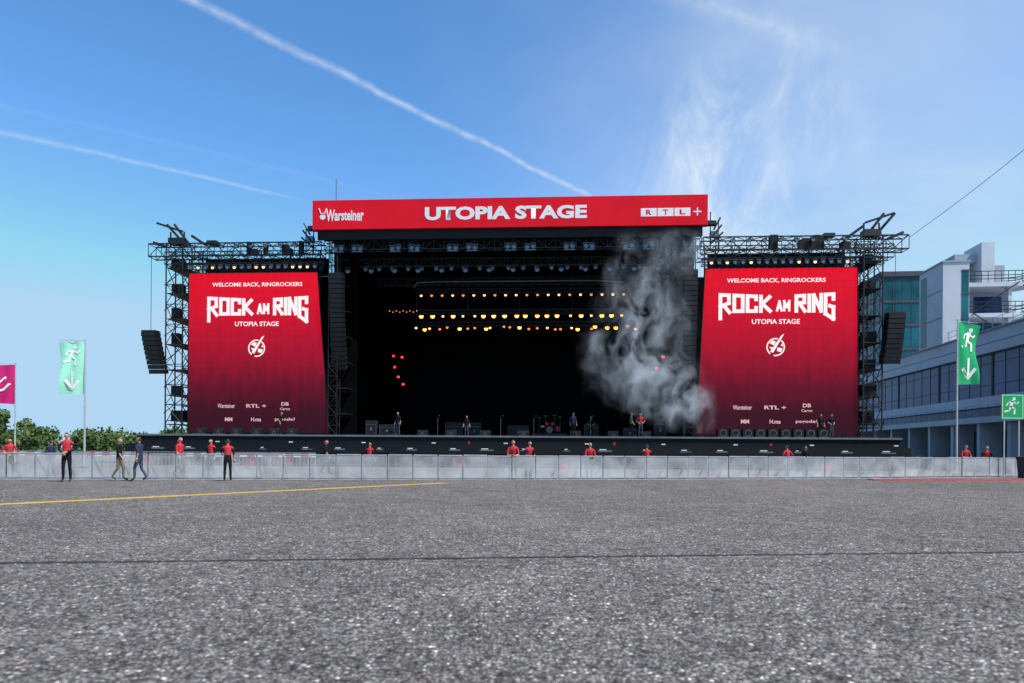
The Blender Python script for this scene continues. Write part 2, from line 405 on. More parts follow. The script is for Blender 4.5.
mb=MB()
for s in (-1,1):
    c=26.5*s
    for v in (.4,2.8):
        mb.truss((c,v,0),(c,v,17.2),1.35,1.35,r=.055,step=1.5)
    for z in range(1,17,2): mb.bb(c-.75,c+.75,.0,3.2,z+.4,z+.46,'truss')
    for z in range(2,17,2):
        mb.tube([(c-.8,-.3,z),(c+.8,-.3,z+1.2)],.035,'truss')
        if random.random()<.7: mb.bb(c-.5,c+random.uniform(0,.5),.2,.9,z-.55,z+random.uniform(0,.5),'black')
    a,b=(-28.6,-14.8) if s<0 else (14.2,29)
    mb.truss((a,.2,16.75),(b,.2,16.75),1.0,1.0,r=.06,step=1.1)
    mb.truss((a,2.4,16.75),(b,2.4,16.75),1.0,1.0,r=.05,step=1.3)
    mb.truss((a+ (1.6 if s<0 else 0),.3,15.55),(b-(0 if s<0 else 1.6),.3,15.55),.5,.5,r=.04,step=.6)
    mb.bb(min(s*15,s*25.2),max(s*15,s*25.2),2.0,2.1,15.2,16.6,'cloth')
    for uu in ((-25,-22.6,-20.2,-17.8,-15.4) if s<0 else (14.6,17.2,19.8,22.4,25)):
        mb.tube([(uu,1.2,0),(uu,1.2,17)],.06,'truss')
        for z in (4,8,12): mb.tube([(uu,1.2,z),(uu+2.2,1.2,z+3.6)],.04,'truss')
    mb.bb(min(s*15,s*25.4),max(s*15,s*25.4),2.9,3.0,2.3,15.4,'cloth')
    for (u,dx,dz) in ((26.6,-1.4,1.9),(27.2,-1.7,1.9),(25.2,-1.3,1.0),(28.3,.9,.5)):
        if s<0: mb.tube([(-u-.2,.2,18.9-(1.9-dz)),(-u+abs(dx)*.8,.2,17.2)],.1,'truss',6)
        else: mb.tube([(u-.6,.2,17.1),(u+abs(dx)*.6,.2,17.1+dz)],.1,'truss',6)
    for u in (26.0,27.1): mb.tube([(s*u,.2,17.1),(s*u,.2,18.3)],.07,'truss',6)
    mb.tube([(s*25.9,-.2,18.2),(s*28.0,-.2,18.9)],.08,'truss',6)
    mb.bb(s*26.5-.6,s*26.5+.6,-.2,.6,17.3,17.75,'truss')
    mb.bb(s*23.5-.5,s*23.5+.3,-.2,.5,17.25,17.5,'truss')
    for q in range(7):
        u=s*random.uniform(15.5,25); mb.bb(u,u+random.uniform(.2,.7),-.35,.1,16.3,16.3+random.uniform(.4,1.1),'black')
mb.obj('side_towers',stage)
mb=MB()
for s in (-1,1):
    a=-25.2 if s<0 else 14.8
    for i in range(18):
        u=a+i*.58; fixture(mb,u,-.25,15.35,.13,'lampbody','warm' if random.random()<.3 else 'lampbody')
    for i in range(9): fixture(mb,a+.3+i*1.16,-.6,16.9,.16,'truss','lampbody')
mb.obj('side_lamps',stage)
mb=MB()
mb.tube([(-14.1,1,19.8),(-14.1,1,22.6)],.035,'grey'); mb.bb(-14.3,-13.9,.9,1.1,19.8,20.4,'grey')
for s,u0 in ((-1,-15.6),(1,14.8)):
    for i in range(3):
        mb.tube([(u0+s*.1*i,.0,16.9+i*.5),(u0+s*(.9-.1*i),.0,17.7+i*.55)],.07,'truss',5)
    mb.tube([(u0,.2,16.5),(u0,.2,19.3)],.05,'truss'); mb.tube([(u0+s*.6,.2,16.5),(u0+s*.6,.2,18.6)],.05,'truss')
    mb.bb(u0-.4,u0+.4,0,.5,18.3,18.6,'truss'); mb.bb(u0-.3+s*.3,u0+.3+s*.3,0,.5,17.4,17.8,'lampbody')
mb.obj('corner_rigging',stage)

# banner
ban=group('stage_banner',S)
mb=MB(); mb.bb(-15.2,14.3,-1.2,-.95,17.9,20.1,'redban')
mb.bb(-15.25,14.35,-.94,-.75,17.86,20.14,'black')
mb.obj('fabric',ban)
text('UTOPIA STAGE',12.1,1.0,(-.55,-1.215,18.98),'wtext',ban,'title_lettering',.045)
text('Warsteiner',2.9,.78,(-12.7,-1.215,18.95),'wtext',ban,'sponsor_lettering',.03,lambda a,b:(a,b*(1+.2*abs(a)*2)))
mb=MB()
mb.tube([(-14.7,-1.212,19.5),(-14.55,-1.212,19.1),(-14.25,-1.212,19.1),(-14.1,-1.212,19.5)],.05,'wtext',4)
mb.disc((-14.4,-1.214,18.85),.22,'wtext')
for i in range(3):
    u=9.45+i*1.22; mb.poly([(u,-1.206,18.55),(u+1.15,-1.206,18.55),(u+1.15,-1.206,19.15),(u,-1.206,19.15)],'wtext')
mb.bb(13.25,13.85,-1.215,-1.205,18.81,18.9,'wtext'); mb.bb(13.505,13.595,-1.216,-1.206,18.56,19.14,'wtext')
mb.obj('crest_and_blocks',ban)
for i,ch in enumerate('RTL'):
    text(ch,.4,.38,(9.45+.575+i*1.22,-1.215,18.85),'redban',ban,'block_letter',.03)

# screens: the logo is drawn from heavy block strokes
GL={'R':([[(0,0),(0,1)],[(0,1),(.75,1),(.75,.55),(0,.5)],[(.3,.5),(.8,0)]],.8),
    'O':([[(0,.08),(0,1),(.75,1),(.75,0.0),(0,.0)]],.75),
    'C':([[(.75,.8),(.75,1),(0,1),(0,0),(.75,0),(.75,.22)]],.75),
    'K':([[(0,0),(0,1)],[(.75,1),(.12,.5),(.8,0)]],.8),
    'I':([[(0,0),(0,1)]],.0),
    'N':([[(0,0),(0,1),(.7,0),(.7,1)]],.7),
    'G':([[(.75,.8),(.75,1),(0,1),(0,0),(.75,0),(.75,.48),(.42,.48)]],.75),
    'A':([[(0,0),(.36,1),(.72,0)],[(.15,.3),(.57,.3)]],.72),
    'M':([[(0,0),(0,1),(.4,.35),(.8,1),(.8,0)]],.8)}
def block_word(mb,word,u0,width,z0,h,st,cu,half,k='wled'):
    adv=[GL[c][1]+.42 for c in word]; tot=sum(adv)-.42+.0; sx=(width-st)/tot; x=0
    off=0
    for c,ad in zip(word,adv):
        for pl in GL[c][0]:
            for i in range(len(pl)-1):
                (ax,az),(bx,bz)=pl[i],pl[i+1]
                A=Vector((u0+st/2+(x+ax)*sx,0,az)); Bv=Vector((u0+st/2+(x+bx)*sx,0,bz))
                def zz(p):
                    t=min(1,abs(p.x-cu)/half); top=h*(.86+.14*t); low=-h*.42*max(0,(t-.78)/.22)
                    return Vector((p.x,0,z0+low*(1-p.z)+st/2+p.z*(top-st)))
                a=zz(A); b=zz(Bv); d=(b-a).normalized(); nn=Vector((-d.z,0,d.x))*st/2; e=d*st*.5
                off+=1; y=-.012-off*.0004
                q=[a-nn-e,b-nn+e,b+nn+e,a+nn-e]
                mb.poly([(p.x,y,p.z) for p in q],k)
        x+=ad
def video_screen(u0t,u0b,u1t,u1b,cu,mir):
    g=group('video_screen',S)
    mb=MB()
    f=[(u0b,0,2.5),(u1b,0,2.5),(u1t,0,15.0),(u0t,0,15.0)]
    mb.poly(f,'led')
    mb.obj('led_panel',g)
    mb=MB(); bk=[(p[0],.35,p[2]) for p in f]; f2=[(p[0],.006,p[2]) for p in f]
    mb.poly(bk[::-1],'black')
    for i in range(4):
        j=(i+1)%4; mb.poly([f2[i],bk[i],bk[j],f2[j]],'black')
        mb.tube([f2[i],f2[j]],.05,'black',4)
    mb.obj('screen_housing',g)
    k=1.0 if mir else .95
    text('WELCOME BACK, RINGROCKERS',7.2,.36,(cu,-.012,14.05),'wled',g,'welcome_lettering',.02)
    mb=MB()
    block_word(mb,'ROCK',cu-4.2*k,3.9*k,11.65,1.5,.27,cu,4.2*k)
    block_word(mb,'AM',cu+.0*k,1.05*k,11.75,.95,.17,cu,4.2*k)
    block_word(mb,'RING',cu+1.35*k,2.95*k,11.65,1.5,.27,cu,4.2*k)
    n=28; zc=9.1; r0,r1=.58,.68
    for i in range(n):
        a,b=2*math.pi*i/n,2*math.pi*(i+1)/n
        if i in (4,5,18,19): continue
        mb.poly([(cu+r*math.cos(t),-.012,zc+r*math.sin(t)) for r,t in ((r0,a),(r1,a),(r1,b),(r0,b))],'wled')
    def pl(L,y): mb.poly([(cu+x,y,zc+z) for x,z in L],'wled')
    pl([(-.40,-.34),(-.18,-.42),(.62,.98),(.40,.86)],-.014)
    pl([(-.46,.30),(-.12,.12),(.02,.40),(-.22,.50)],-.0145); pl([(.12,-.02),(.50,-.10),(.40,-.38),(.10,-.30)],-.015)
    pl([(-.46,.02),(-.2,-.02),(-.3,-.22)],-.0155); pl([(.36,.10),(.54,.05),(.48,.30)],-.016)
    mb.obj('screen_graphics',g)
    text('UTOPIA STAGE',3.5,.36,(cu,-.012,11.0),'wled',g,'subtitle_lettering',.02)
    text('Warsteiner',1.4,.34,(cu-2.4,-.012,4.6),'pled',g,'sponsor_lettering',.02)
    text('RTL +',1.6,.28,(cu,-.012,4.6),'pled',g,'sponsor_lettering',.03)
    text('DB',.6,.28,(cu+2.3,-.012,4.76),'pled',g,'sponsor_lettering',.03)
    text('Cargo',.8,.26,(cu+2.3,-.012,4.35),'pled',g,'sponsor_lettering',.02)
    text('MM',.6,.3,(cu-2.2,-.012,3.55),'pled',g,'sponsor_lettering',.03)
    text('H.ma',.8,.3,(cu,-.012,3.55),'pled',g,'sponsor_lettering',.03)
    text('pagode?',1.6,.3,(cu+2.3,-.012,3.55),'pled',g,'sponsor_lettering',.02)
video_screen(-25.5,-25.5,-15.2,-14.2,-20.0,0)
video_screen(14.4,13.8,25.5,25.6,19.6,1)

def line_array(u,v,z,n,w,dirx,h=.36,name='line_array_speaker'):
    g=group(name,S); mb=MB()
    p=Vector((u,v,z))
    mb.tube([(u,v,z+.1),(u,v,16.4)],.02,'truss'); mb.bb(u-w/2,u+w/2,v-.35,v+.35,z+.02,z+.12,'truss')
    for i in range(n):
        ang=R(1.0*i*.9); rot=Matrix.Rotation(ang,3,'X')
        c=p+Vector((0,0,-h/2)); 
        mb.box(c,(w,.75,h*.93),'black',rot)
        f=rot@Vector((0,-.38,0)); mb.box(c+f,(w*.9,.02,h*.8),'case',rot)
        mb.box(c+Vector((-w/2-.01,0,0)),(.03,.5,h*.5),'truss',rot); mb.box(c+Vector((w/2+.01,0,0)),(.03,.5,h*.5),'truss',rot)
        p=p+rot@Vector((0,0,-h))+Vector((dirx,0,0))
    mb.obj('cabinets',g)
line_array(-28.3,-.4,10.3,9,1.15,.07)
line_array(28.0,-.4,11.4,10,1.2,-.03)
line_array(-13.5,-.5,14.6,20,1.0,0,.36)
line_array(13.2,-.5,14.6,20,1.0,0,.36)

def drum_kit(u,v):
    g=group('drum_kit',S); mb=MB(); z=2.75
    mb.bb(u-1.5,u+1.5,v-1,v+1.2,2.36,2.75,'case')
    def cyl(c,r,h,k,ax): 
        a=Vector(c); d=Vector(ax)*h/2; mb.tube([a-d,a+d],r,k,14)
    cyl((u,v-.2,z+.32),.3,.45,'red',(0,1,0)); mb.disc((u,v-.43,z+.32),.27,'grey')
    cyl((u-.25,v-.1,z+.8),.16,.25,'red',(0,.2,1)); cyl((u+.25,v-.1,z+.8),.16,.25,'red',(0,.2,1))
    cyl((u+.7,v+.2,z+.4),.22,.45,'red',(0,0,1)); cyl((u-.6,v+.2,z+.6),.19,.15,'alu',(0,0,1))
    for (x,zz) in ((-.9,1.3),(.9,1.35),(-.35,1.45),(.45,1.5)):
        cyl((u+x,v,z+zz),.25,.015,'brass',(0,.25,1)); mb.tube([(u+x,v,z),(u+x,v,z+zz)],.015,'grey')
    mb.obj('kit_parts',g)
drum_kit(2.8,7)
def speaker(u,v,w,h,k='monitor_speaker'):
    g=group(k,S); mb=MB()
    pr=[(0,0),(.5,0),(.5,h*.55),(.25,h),(0,h*.55)] if k=='monitor_speaker' else [(0,0),(.7,0),(.7,h),(0,h)]
    L=[(u-w/2,v+a,2.36+b) for a,b in pr]; Q=[(u+w/2,v+a,2.36+b) for a,b in pr]
    mb.poly(L[::-1],'case'); mb.poly(Q,'case')
    for i in range(len(pr)):
        j=(i+1)%len(pr); mb.poly([L[i],L[j],Q[j],Q[i]],'case')
    zc=2.36+h*(.3 if k=='monitor_speaker' else .5)
    mb.disc((u,v-.012,zc),min(w,h)*(.26 if k=='monitor_speaker' else .4),'grey'); mb.disc((u,v-.02,zc),min(w,h)*(.18 if k=='monitor_speaker' else .33),'black')
    mb.bb(u-w/2,u+w/2,v-.02,v-.004,2.37,2.40,'grey')
    mb.obj('cabinet',g)
for u in (-24,-22.6,-21.2,-19.6,-18.2,-16.8): speaker(u,-.9,.8,.5)
for u in (15.6,16.5,17.4,18.3,19.2,20.1,21,21.9,22.8): speaker(u,-.9,.75,.62,'subwoofer_speaker')
for u in (-9,-6.8,-4.6,-2,.9,4.8,7.6,10): speaker(u,-.6,.8,.42)
def case(u,v,w,h,d=.7):
    g=group('flight_case',S); mb=MB(); z=2.36
    for x in (-1,1):
        for y in (-1,1): mb.ball((u+x*(w/2-.08),v+y*(d/2-.08),z+.05),.05,.05,.05,'rubber',6,4)
    mb.bb(u-w/2,u+w/2,v-d/2,v+d/2,z+.1,z+.1+h,'case')
    for x in (-1,1): mb.bb(u+x*w/2-.01,u+x*w/2+.01,v-d/2-.01,v-d/2+.02,z+.1,z+.1+h,'grey')
    mb.bb(u-w/2+.02,u+w/2-.02,v-d/2-.012,v-d/2-.002,z+.1+h*.72,z+.1+h*.74,'grey'); mb.bb(u-w/2,u+w/2,v-d/2-.01,v-d/2+.02,z+.09+h,z+.105+h,'grey')
    mb.bb(u-.08,u+.08,v-d/2-.02,v-d/2-.013,z+.1+h*.3,z+.1+h*.5,'grey')
    mb.obj('case_body',g)
for a in ((-10.2,2.5,1.2,.8),(-11.4,2.2,.8,1.1),(-5.6,8,1.5,1.2),(-3.8,8,1.1,1.2),(6.4,8,1.2,1.1),(9.3,4,1.0,.7),(11.5,2.6,.9,1.3),(0,9,1.8,1.0)): case(*a)
def mic(u,v):
    g=group('microphone_stand',S); mb=MB()
    mb.tube([(u,v,2.36),(u,v,2.39)],.16,'black',12); mb.tube([(u,v,2.39),(u,v,3.85)],.014,'grey',5); mb.tube([(u,v,3.85),(u+.15,v-.2,3.95)],.02,'black',6); mb.ball((u+.17,v-.22,3.97),.03,.03,.04,'grey',6,5)
    mb.obj('stand',g)
for u in (-6,-1,1.6,6): mic(u,1.6)

# ---------------------------------------------------------------- people
M['skin']=mat('skin',(.48,.27,.19),.55,0,.05); M['hair']=mat('hair',(.035,.022,.015),.7); M['hairl']=mat('light_hair',(.22,.14,.07),.7)
M['vest']=mat('red_vest',(.50,.02,.03),.75,0,.15); M['tblack']=mat('black_cotton',(.010,.010,.012),.9,spec=.2); M['tnavy']=mat('navy_cotton',(.02,.03,.07),.9)
M['jeans']=mat('denim',(.04,.06,.12),.9); M['khaki']=mat('khaki_cotton',(.16,.13,.09),.9); M['shoe']=mat('dark_shoe',(.02,.02,.02),.6); M['tgrey']=mat('grey_cotton',(.12,.12,.13),.9)
M['lips']=mat('lips',(.35,.12,.1),.5); M['eye']=mat('eye',(.02,.02,.02),.3)
POSE={
 'stand':dict(eL=(.235,.03,1.14),wL=(.25,-.06,.89),eR=(-.235,.03,1.14),wR=(-.25,-.06,.89)),
 'clasp':dict(eL=(.26,-.0,1.15),wL=(.06,-.21,1.06),eR=(-.26,0,1.15),wR=(-.05,-.23,1.03)),
 'walk':dict(eL=(.23,.10,1.15),wL=(.23,.05,.91),eR=(-.23,-.06,1.15),wR=(-.22,-.20,.94),kL=(.1,-.13,.52),aL=(.1,-.14,.10),kR=(-.1,.02,.50),aR=(-.1,.24,.15)),
 'lean':dict(eL=(.25,-.20,1.10),wL=(.10,-.42,1.07),eR=(-.25,-.20,1.10),wR=(-.10,-.44,1.07),dx=-.12),
 'reach':dict(eL=(.27,-.18,1.22),wL=(.24,-.42,1.12),eR=(-.235,.03,1.14),wR=(-.25,-.06,.89),dx=-.05),
 'hips':dict(eL=(.34,.06,1.18),wL=(.17,-.08,1.03),eR=(-.34,.06,1.18),wR=(-.17,-.08,1.03)),
}
def person(name,loc,rz,h=1.76,pose='stand',top='tblack',sleeve=None,fore='skin',leg='tblack',hair='hair'):
    P=POSE[pose]; sleeve=sleeve or top; dx=P.get('dx',0); sc=h/1.76
    g=group(name,Matrix.Translation(loc)@Matrix.Rotation(R(rz),4,'Z')@Matrix.Scale(sc,4))
    V={};
    V['pel']=((0,0,.95),(.155,.11)); V['wai']=((0,dx*.3,1.09),(.135,.10)); V['che']=((0,dx*.7,1.27),(.165,.115)); V['top']=((0,dx,1.41),(.12,.085))
    V['nec']=((0,dx*1.1-.005,1.49),(.055,.055)); V['hb']=((0,dx*1.15-.01,1.57),(.052,.055))
    for s,n in ((1,'L'),(-1,'R')):
        V['sh'+n]=((s*.185,dx,1.40),(.062,.058)); V['el'+n]=(P['e'+n],(.043,.043)); V['wr'+n]=(P['w'+n],(.028,.026))
        k=P.get('k'+n,(s*.105,-.02,.50)); a=P.get('a'+n,(s*.12,.02,.10))
        V['hi'+n]=((s*.09,0,.86),(.088,.088)); V['kn'+n]=(k,(.058,.06)); V['ca'+n]=(((k[0]*.6+a[0]*.4),(k[1]*.6+a[1]*.4)+.02,(k[2]*.6+a[2]*.4)),(.054,.058)); V['an'+n]=(a,(.038,.042)); V['to'+n]=((a[0]*1.1,a[1]-.17,max(.035,a[2]-.065)),(.038,.028))
    names=list(V); E=[('pel','wai',leg if top=='vest' else top),('wai','che',top),('che','top',top),('top','nec','skin'),('nec','hb','skin')]
    for n in 'LR':
        E+=[('top','sh'+n,top),('sh'+n,'el'+n,sleeve),('el'+n,'wr'+n,fore),('pel','hi'+n,leg),('hi'+n,'kn'+n,leg),('kn'+n,'ca'+n,leg),('ca'+n,'an'+n,leg),('an'+n,'to'+n,'shoe')]
    me=bpy.data.meshes.new('b'); me.from_pydata([V[n][0] for n in names],[(names.index(a),names.index(b)) for a,b,_ in E],[])
    o=bpy.data.objects.new('b',me); scene.collection.objects.link(o)
    md=o.modifiers.new('s','SKIN'); md.use_smooth_shade=True
    sv=me.skin_vertices[0].data
    for i,n in enumerate(names): sv[i].radius=V[n][1]; sv[i].use_root=(n=='pel')
    ss=o.modifiers.new('u','SUBSURF'); ss.levels=1; ss.render_levels=1
    bpy.context.view_layer.update()
    bm=bpy.data.meshes.new_from_object(o.evaluated_get(bpy.context.evaluated_depsgraph_get()))
    bpy.data.objects.remove(o)
    mats=[]
    bm.materials.clear()
    for _,_,k in E:
        if k not in mats: mats.append(k); bm.materials.append(M[k])
    segs=[(Vector(V[a][0]),Vector(V[b][0]),k,min(V[a][1][0],V[b][1][0])) for a,b,k in E]
    for p in bm.polygons:
        c=p.center; best=None
        for a,b,k,r in segs:
            d=b-a; t=max(0,min(1,(c-a).dot(d)/d.length_squared)); q=(c-a-d*t).length-r
            if best is None or q<best[0]: best=(q,k)
        p.material_index=mats.index(best[1]); p.use_smooth=True
    bo=bpy.data.objects.new('body',bm); scene.collection.objects.link(bo); bo.parent=g
    mb=MB(); hc=Vector((0,dx*1.2-.02,1.645)); n,m=14,12
    for i in range(m+1):
        t=math.pi*i/m
        for j in range(n):
            a=2*math.pi*j/n; x=.076*math.sin(t)*math.cos(a); y=.096*math.sin(t)*math.sin(a); z=.116*math.cos(t)
            if z<0: x*=1+z*2.2; y=y*(1+z*1.0)
            if y<0 and -.03<z<.015 and abs(x)<.02: y-=.018
            mb.v.append((hc.x+x,hc.y+y,hc.z+z))
    for i in range(m):
        for j in range(n):
            q=(i*n+j,(i+1)*n+j,(i+1)*n+(j+1)%n,i*n+(j+1)%n)
            cz=sum(mb.v[t][2] for t in q)/4-hc.z; cy=sum(mb.v[t][1] for t in q)/4-hc.y
            mb.f.append(q); mb.m.append(mb.mi(hair if (cz>.055 or (cy>.02 and cz>-.05)) else 'skin'))
    for s in (-1,1):
        mb.ball(hc+Vector((s*.028,-.083,.008)),.011,.008,.007,'eye',6,5)
        mb.ball(hc+Vector((s*.077,.005,-.005)),.010,.018,.028,'skin',6,5)
    mb.ball(hc+Vector((0,-.080,-.058)),.022,.010,.006,'lips',6,4)
    mb.obj('head',g,smooth=True)
    mb=MB()
    for n_,s in (('L',1),('R',-1)):
        w=Vector(P['w'+n_]); e=Vector(P['e'+n_]); d=(w-e).normalized()
        side=d.cross(Vector((0,1,0)) if abs(d.y)<.8 else Vector((0,0,1))).normalized(); nrm=side.cross(d)
        mb.tube([w-d*.02,w+d*.03,w+d*.085],[.026,.038,.036],'skin',8)
        for i,(o_,l) in enumerate(((-.027,.062),(-.009,.074),(.009,.070),(.027,.055))):
            p0=w+d*.075+side*o_; p1=p0+d*l*.5+nrm*.006; p2=p1+d*l*.35+nrm*.02*1; p3=p2+d*l*.2+nrm*.018
            mb.tube([p0,p1,p2,p3],[.009,.0088,.0078,.006],'skin',6)
        p0=w+d*.03+side*(-.03); p1=p0-side*.03+d*.03; p2=p1+d*.03+nrm*.006
        mb.tube([p0,p1,p2],[.012,.011,.008],'skin',6)
    mb.obj('hands',g,smooth=True)
    return g
def SP(u,v,z=2.36): return tuple((S@Vector((u,v,z))))
person('security_guard',(-16.5,25.3,0),14,1.84,'clasp','vest','tblack','tblack','tblack')
person('security_guard',(-11.2,26.9,0),200,1.66,'reach','vest','tblack','skin','tblack')
person('stagehand',(-15.3,26.6,0),100,1.66,'walk','tblack','tblack','skin','khaki','hairl')
person('stagehand',(-14.3,26.2,0),-95,1.72,'walk','tnavy','tnavy','skin','jeans')
for i,(x,y,rz,ps,tp) in enumerate(((-7.0,33.6,165,'stand','vest'),(.05,30.1,0,'lean','vest'),(.72,30.3,25,'lean','vest'),(3.5,30.9,8,'lean','vest'),(6.6,33.4,170,'walk','vest'),(24.5,37.0,0,'lean','vest'),(26.1,37.6,-15,'lean','vest'),(-21.7,29.5,30,'clasp','vest'),(-20.6,30.5,180,'stand','tnavy'),(-14.2,29.2,70,'walk','vest'),(-13.4,30.4,-20,'stand','vest'),(14.6,36.2,200,'hips','vest'),(15.7,36.5,160,'stand','tblack'),(-9.4,34.5,90,'walk','tblack'))):
    person('security_guard' if tp=='vest' else 'stagehand',(x,y,0),rz,1.62+.045*((i*3)%4),ps,tp,'tblack' if tp=='vest' and i%2==0 else None,'skin','tblack' if i%2 else 'jeans','hair' if i%3 else 'hairl')
for i,(u,v,rz,ps,tp) in enumerate(((8.9,-.8,80,'walk','tgrey'),(9.6,-.7,0,'hips','vest'),(22.8,-.3,0,'stand','tblack'),(23.6,-.2,20,'hips','tblack'),(4.6,-.9,150,'stand','tnavy'),(-8.6,-.9,-30,'stand','tblack'),(-17.9,-.4,90,'reach','tblack'),(-4.0,4,0,'stand','tblack'),(6.2,4.2,0,'hips','tblack'))):
    person('stagehand',SP(u,v),rz,1.76,ps,tp,None,'skin','jeans' if i%2 else 'tblack')

# ---------------------------------------------------------------- flags
def thick(mb,pts,w,k,fn,sgn=1):
    for a,b in zip(pts[:-1],pts[1:]):
        dx,dz=b[0]-a[0],b[1]-a[1]; l=math.hypot(dx,dz); nx,nz=-dz/l*w/2,dx/l*w/2
        ex,ez=dx/l*w*.25,dz/l*w*.25
        q=[(a[0]-nx-ex,a[1]-nz-ez),(b[0]-nx+ex,b[1]-nz+ez),(b[0]+nx+ex,b[1]+nz+ez),(a[0]+nx-ex,a[1]+nz-ez)]
        mb.poly([fn(*p) for p in q],k)
def runner(mb,cx,cz,s,k,fn):
    mb.poly([fn(cx+s*(.12+.09*math.cos(i*.7854)),cz+s*(.42+.09*math.sin(i*.7854))) for i in range(8)],k)
    T=lambda L:[(cx+s*a,cz+s*b) for a,b in L]
    thick(mb,T([(.05,.30),(-.05,0)]),s*.15,k,fn)
    thick(mb,T([(.06,.27),(.25,.15),(.36,.24)]),s*.07,k,fn)
    thick(mb,T([(.02,.28),(-.18,.22),(-.28,.06)]),s*.07,k,fn)
    thick(mb,T([(-.04,.0),(.16,-.12),(.14,-.40)]),s*.09,k,fn)
    thick(mb,T([(-.06,.0),(-.14,-.22),(-.38,-.26)]),s*.09,k,fn)
def flag(base,h,w,fh,k,sx,icon,yaw=0):
    g=group('flag_on_pole',Matrix.Translation(base)@Matrix.Rotation(R(yaw),4,'Z')); mb=MB()
    mb.tube([(0,0,0),(0,0,h*.5),(0,0,h)],[.06,.052,.04],'pole',8); mb.ball((0,0,h+.03),.06,.06,.06,'pole',8,6)
    mb.tube([(0,0,0),(0,0,.12)],.22,'rubber',10); mb.tube([(0,0,h-.06),(sx*w*1.02,0,h-.06)],.015,'pole',5)
    mb.obj('pole',g)
    fn=lambda x,z,o=0:(sx*(x-.09*math.sin(z*1.1)*(x/w)), .09*math.sin(z*1.9+x*2.2)*(x/w+.2)+.04*math.sin(x*7+z)+o, h-.1-fh+z-.10*(x/w)*(z/fh)+.08*(x/w)*(1-z/fh))
    mb=MB(); nx,nz=10,20
    for i in range(nx):
        for j in range(nz):
            x0,x1,z0,z1=i*w/nx+.04,(i+1)*w/nx+.04,j*fh/nz,(j+1)*fh/nz
            q=[fn(x0,z0),fn(x1,z0),fn(x1,z1),fn(x0,z1)]
            mb.poly(q if sx>0 else q[::-1],k)
    mb.obj('cloth',g,smooth=True)
    mb=MB()
    for o in (-.03,.03):
        f2=lambda x,z:fn(w/2+.04+(x*(1 if sx>0 else -1)),z,o)
        if icon=='exit':
            runner(mb,0,fh*.72,w*.95,'fwhite',f2)
            thick(mb,[(0,fh*.42),(0,fh*.27),(0,fh*.14)],w*.12,'fwhite',f2)
            thick(mb,[(-w*.26,fh*.25),(0,fh*.10),(w*.26,fh*.25)],w*.12,'fwhite',f2)
        else:
            thick(mb,[(-.15*w,fh*.55),(.1*w,fh*.68),(.3*w,fh*.5)],.14,'fwhite',f2); thick(mb,[(-.3*w,fh*.3),(.0,fh*.36),(.25*w,fh*.5)],.16,'fwhite',f2); thick(mb,[(-.2*w,fh*.5),(-.25*w,fh*.38)],.14,'fwhite',f2)
    mb.obj('printed_symbol',g)
flag((-26.3,42,0),7.9,1.42,3.3,'fmint',-1,'exit',10)
flag((-36.4,50,0),7.4,1.6,2.9,'fpink',-1,'x',8)
flag((25.6,39.3,0),8.95,1.6,3.6,'fgreen',1,'exit',18)
g=group('emergency_exit_sign',Matrix.Translation((26.5,37.0,0))); mb=MB()
mb.tube([(.2,.05,0),(.2,.05,4.5)],.04,'pole',8); mb.tube([(1.0,.05,0),(1.0,.05,4.5)],.04,'pole',8)
mb.bb(-.02,1.2,-.04,.0,3.15,4.52,'green')
mb.obj('board_and_posts',g); mb=MB()
f=lambda x,z:(.59+x,-.046,3.84+z)
runner(mb,-.05,.0,1.0,'wtext',f); thick(mb,[(-.55,-.6),(-.55,.6)],.03,'wtext',f); thick(mb,[(.55,-.6),(.55,.6)],.03,'wtext',f); thick(mb,[(-.55,.62),(.55,.62)],.03,'wtext',f); thick(mb,[(-.55,-.62),(.55,-.62)],.03,'wtext',f)
mb.obj('pictogram',g)
g=group('waste_bin',Matrix.Translation((27.0,36.0,0))); mb=MB()
mb.tube([(0,0,0),(0,0,.1),(0,0,1.0),(0,0,1.05)],[.24,.26,.33,.36],'rubber',14); mb.tube([(0,0,1.05),(0,0,1.13),(0,0,1.16)],[.37,.33,.12],'case',14); mb.obj('bin',g)

# ---------------------------------------------------------------- pit building
ang=math.atan2(1,.13)
B=Matrix.Translation((41.3,55,0))@Matrix.Rotation(ang,4,'Z')
bl=group('pit_building',B); mb=MB()
x0,x1=-18,62
mb.bb(x0,x1,-16,-.6,0,11.6,'concrete')
mb.bb(x0,x1,-16,.35,10.1,12.0,'concw')
mb.bb(x0,x1,-.6,.55,11.995,12.12,'concrete')
mb.bb(x0,x1,.351,.37,10.9,10.95,'concd')
mb.bb(x0,x1,-.6,.15,5.4,6.3,'concw')
mb.bb(x0,x1,-.6,1.6,3.9,4.4,'concw')
mb.bb(x0,x1,-.58,-.5,4.4,5.4,'glass')
mb.obj('walls',bl)
mb=MB()
mb.bb(x0,x1,-.58,-.12,6.3,10.1,'glass')
n=int((x1-x0)/1.9)
for i in range(n+1):
    x=x0+i*1.9; mb.bb(x-.03,x+.03,-.119,-.09,6.3,10.1,'concd')
    if i%5==2: mb.bb(x-.12,x+.12,-.119,-.05,6.3,10.1,'concd')
for z in (7.3,9.2): mb.bb(x0,x1,-.118,-.10,z,z+.05,'concd')
mb.obj('window_band',bl)
mb=MB()
i=0; x=x0+.5
while x<x1-4:
    mb.bb(x,x+3.6,-.598,-.54,.02,3.3,'concd' if i%3 else 'grey')
    for k in range(1,6): mb.bb(x,x+3.6,-.54,-.52,.02+k*.55,.06+k*.55,'grey')
    mb.bb(x+3.75,x+4.2,-.6,1.2,0,3.9,'concw')
    x+=4.5;i+=1
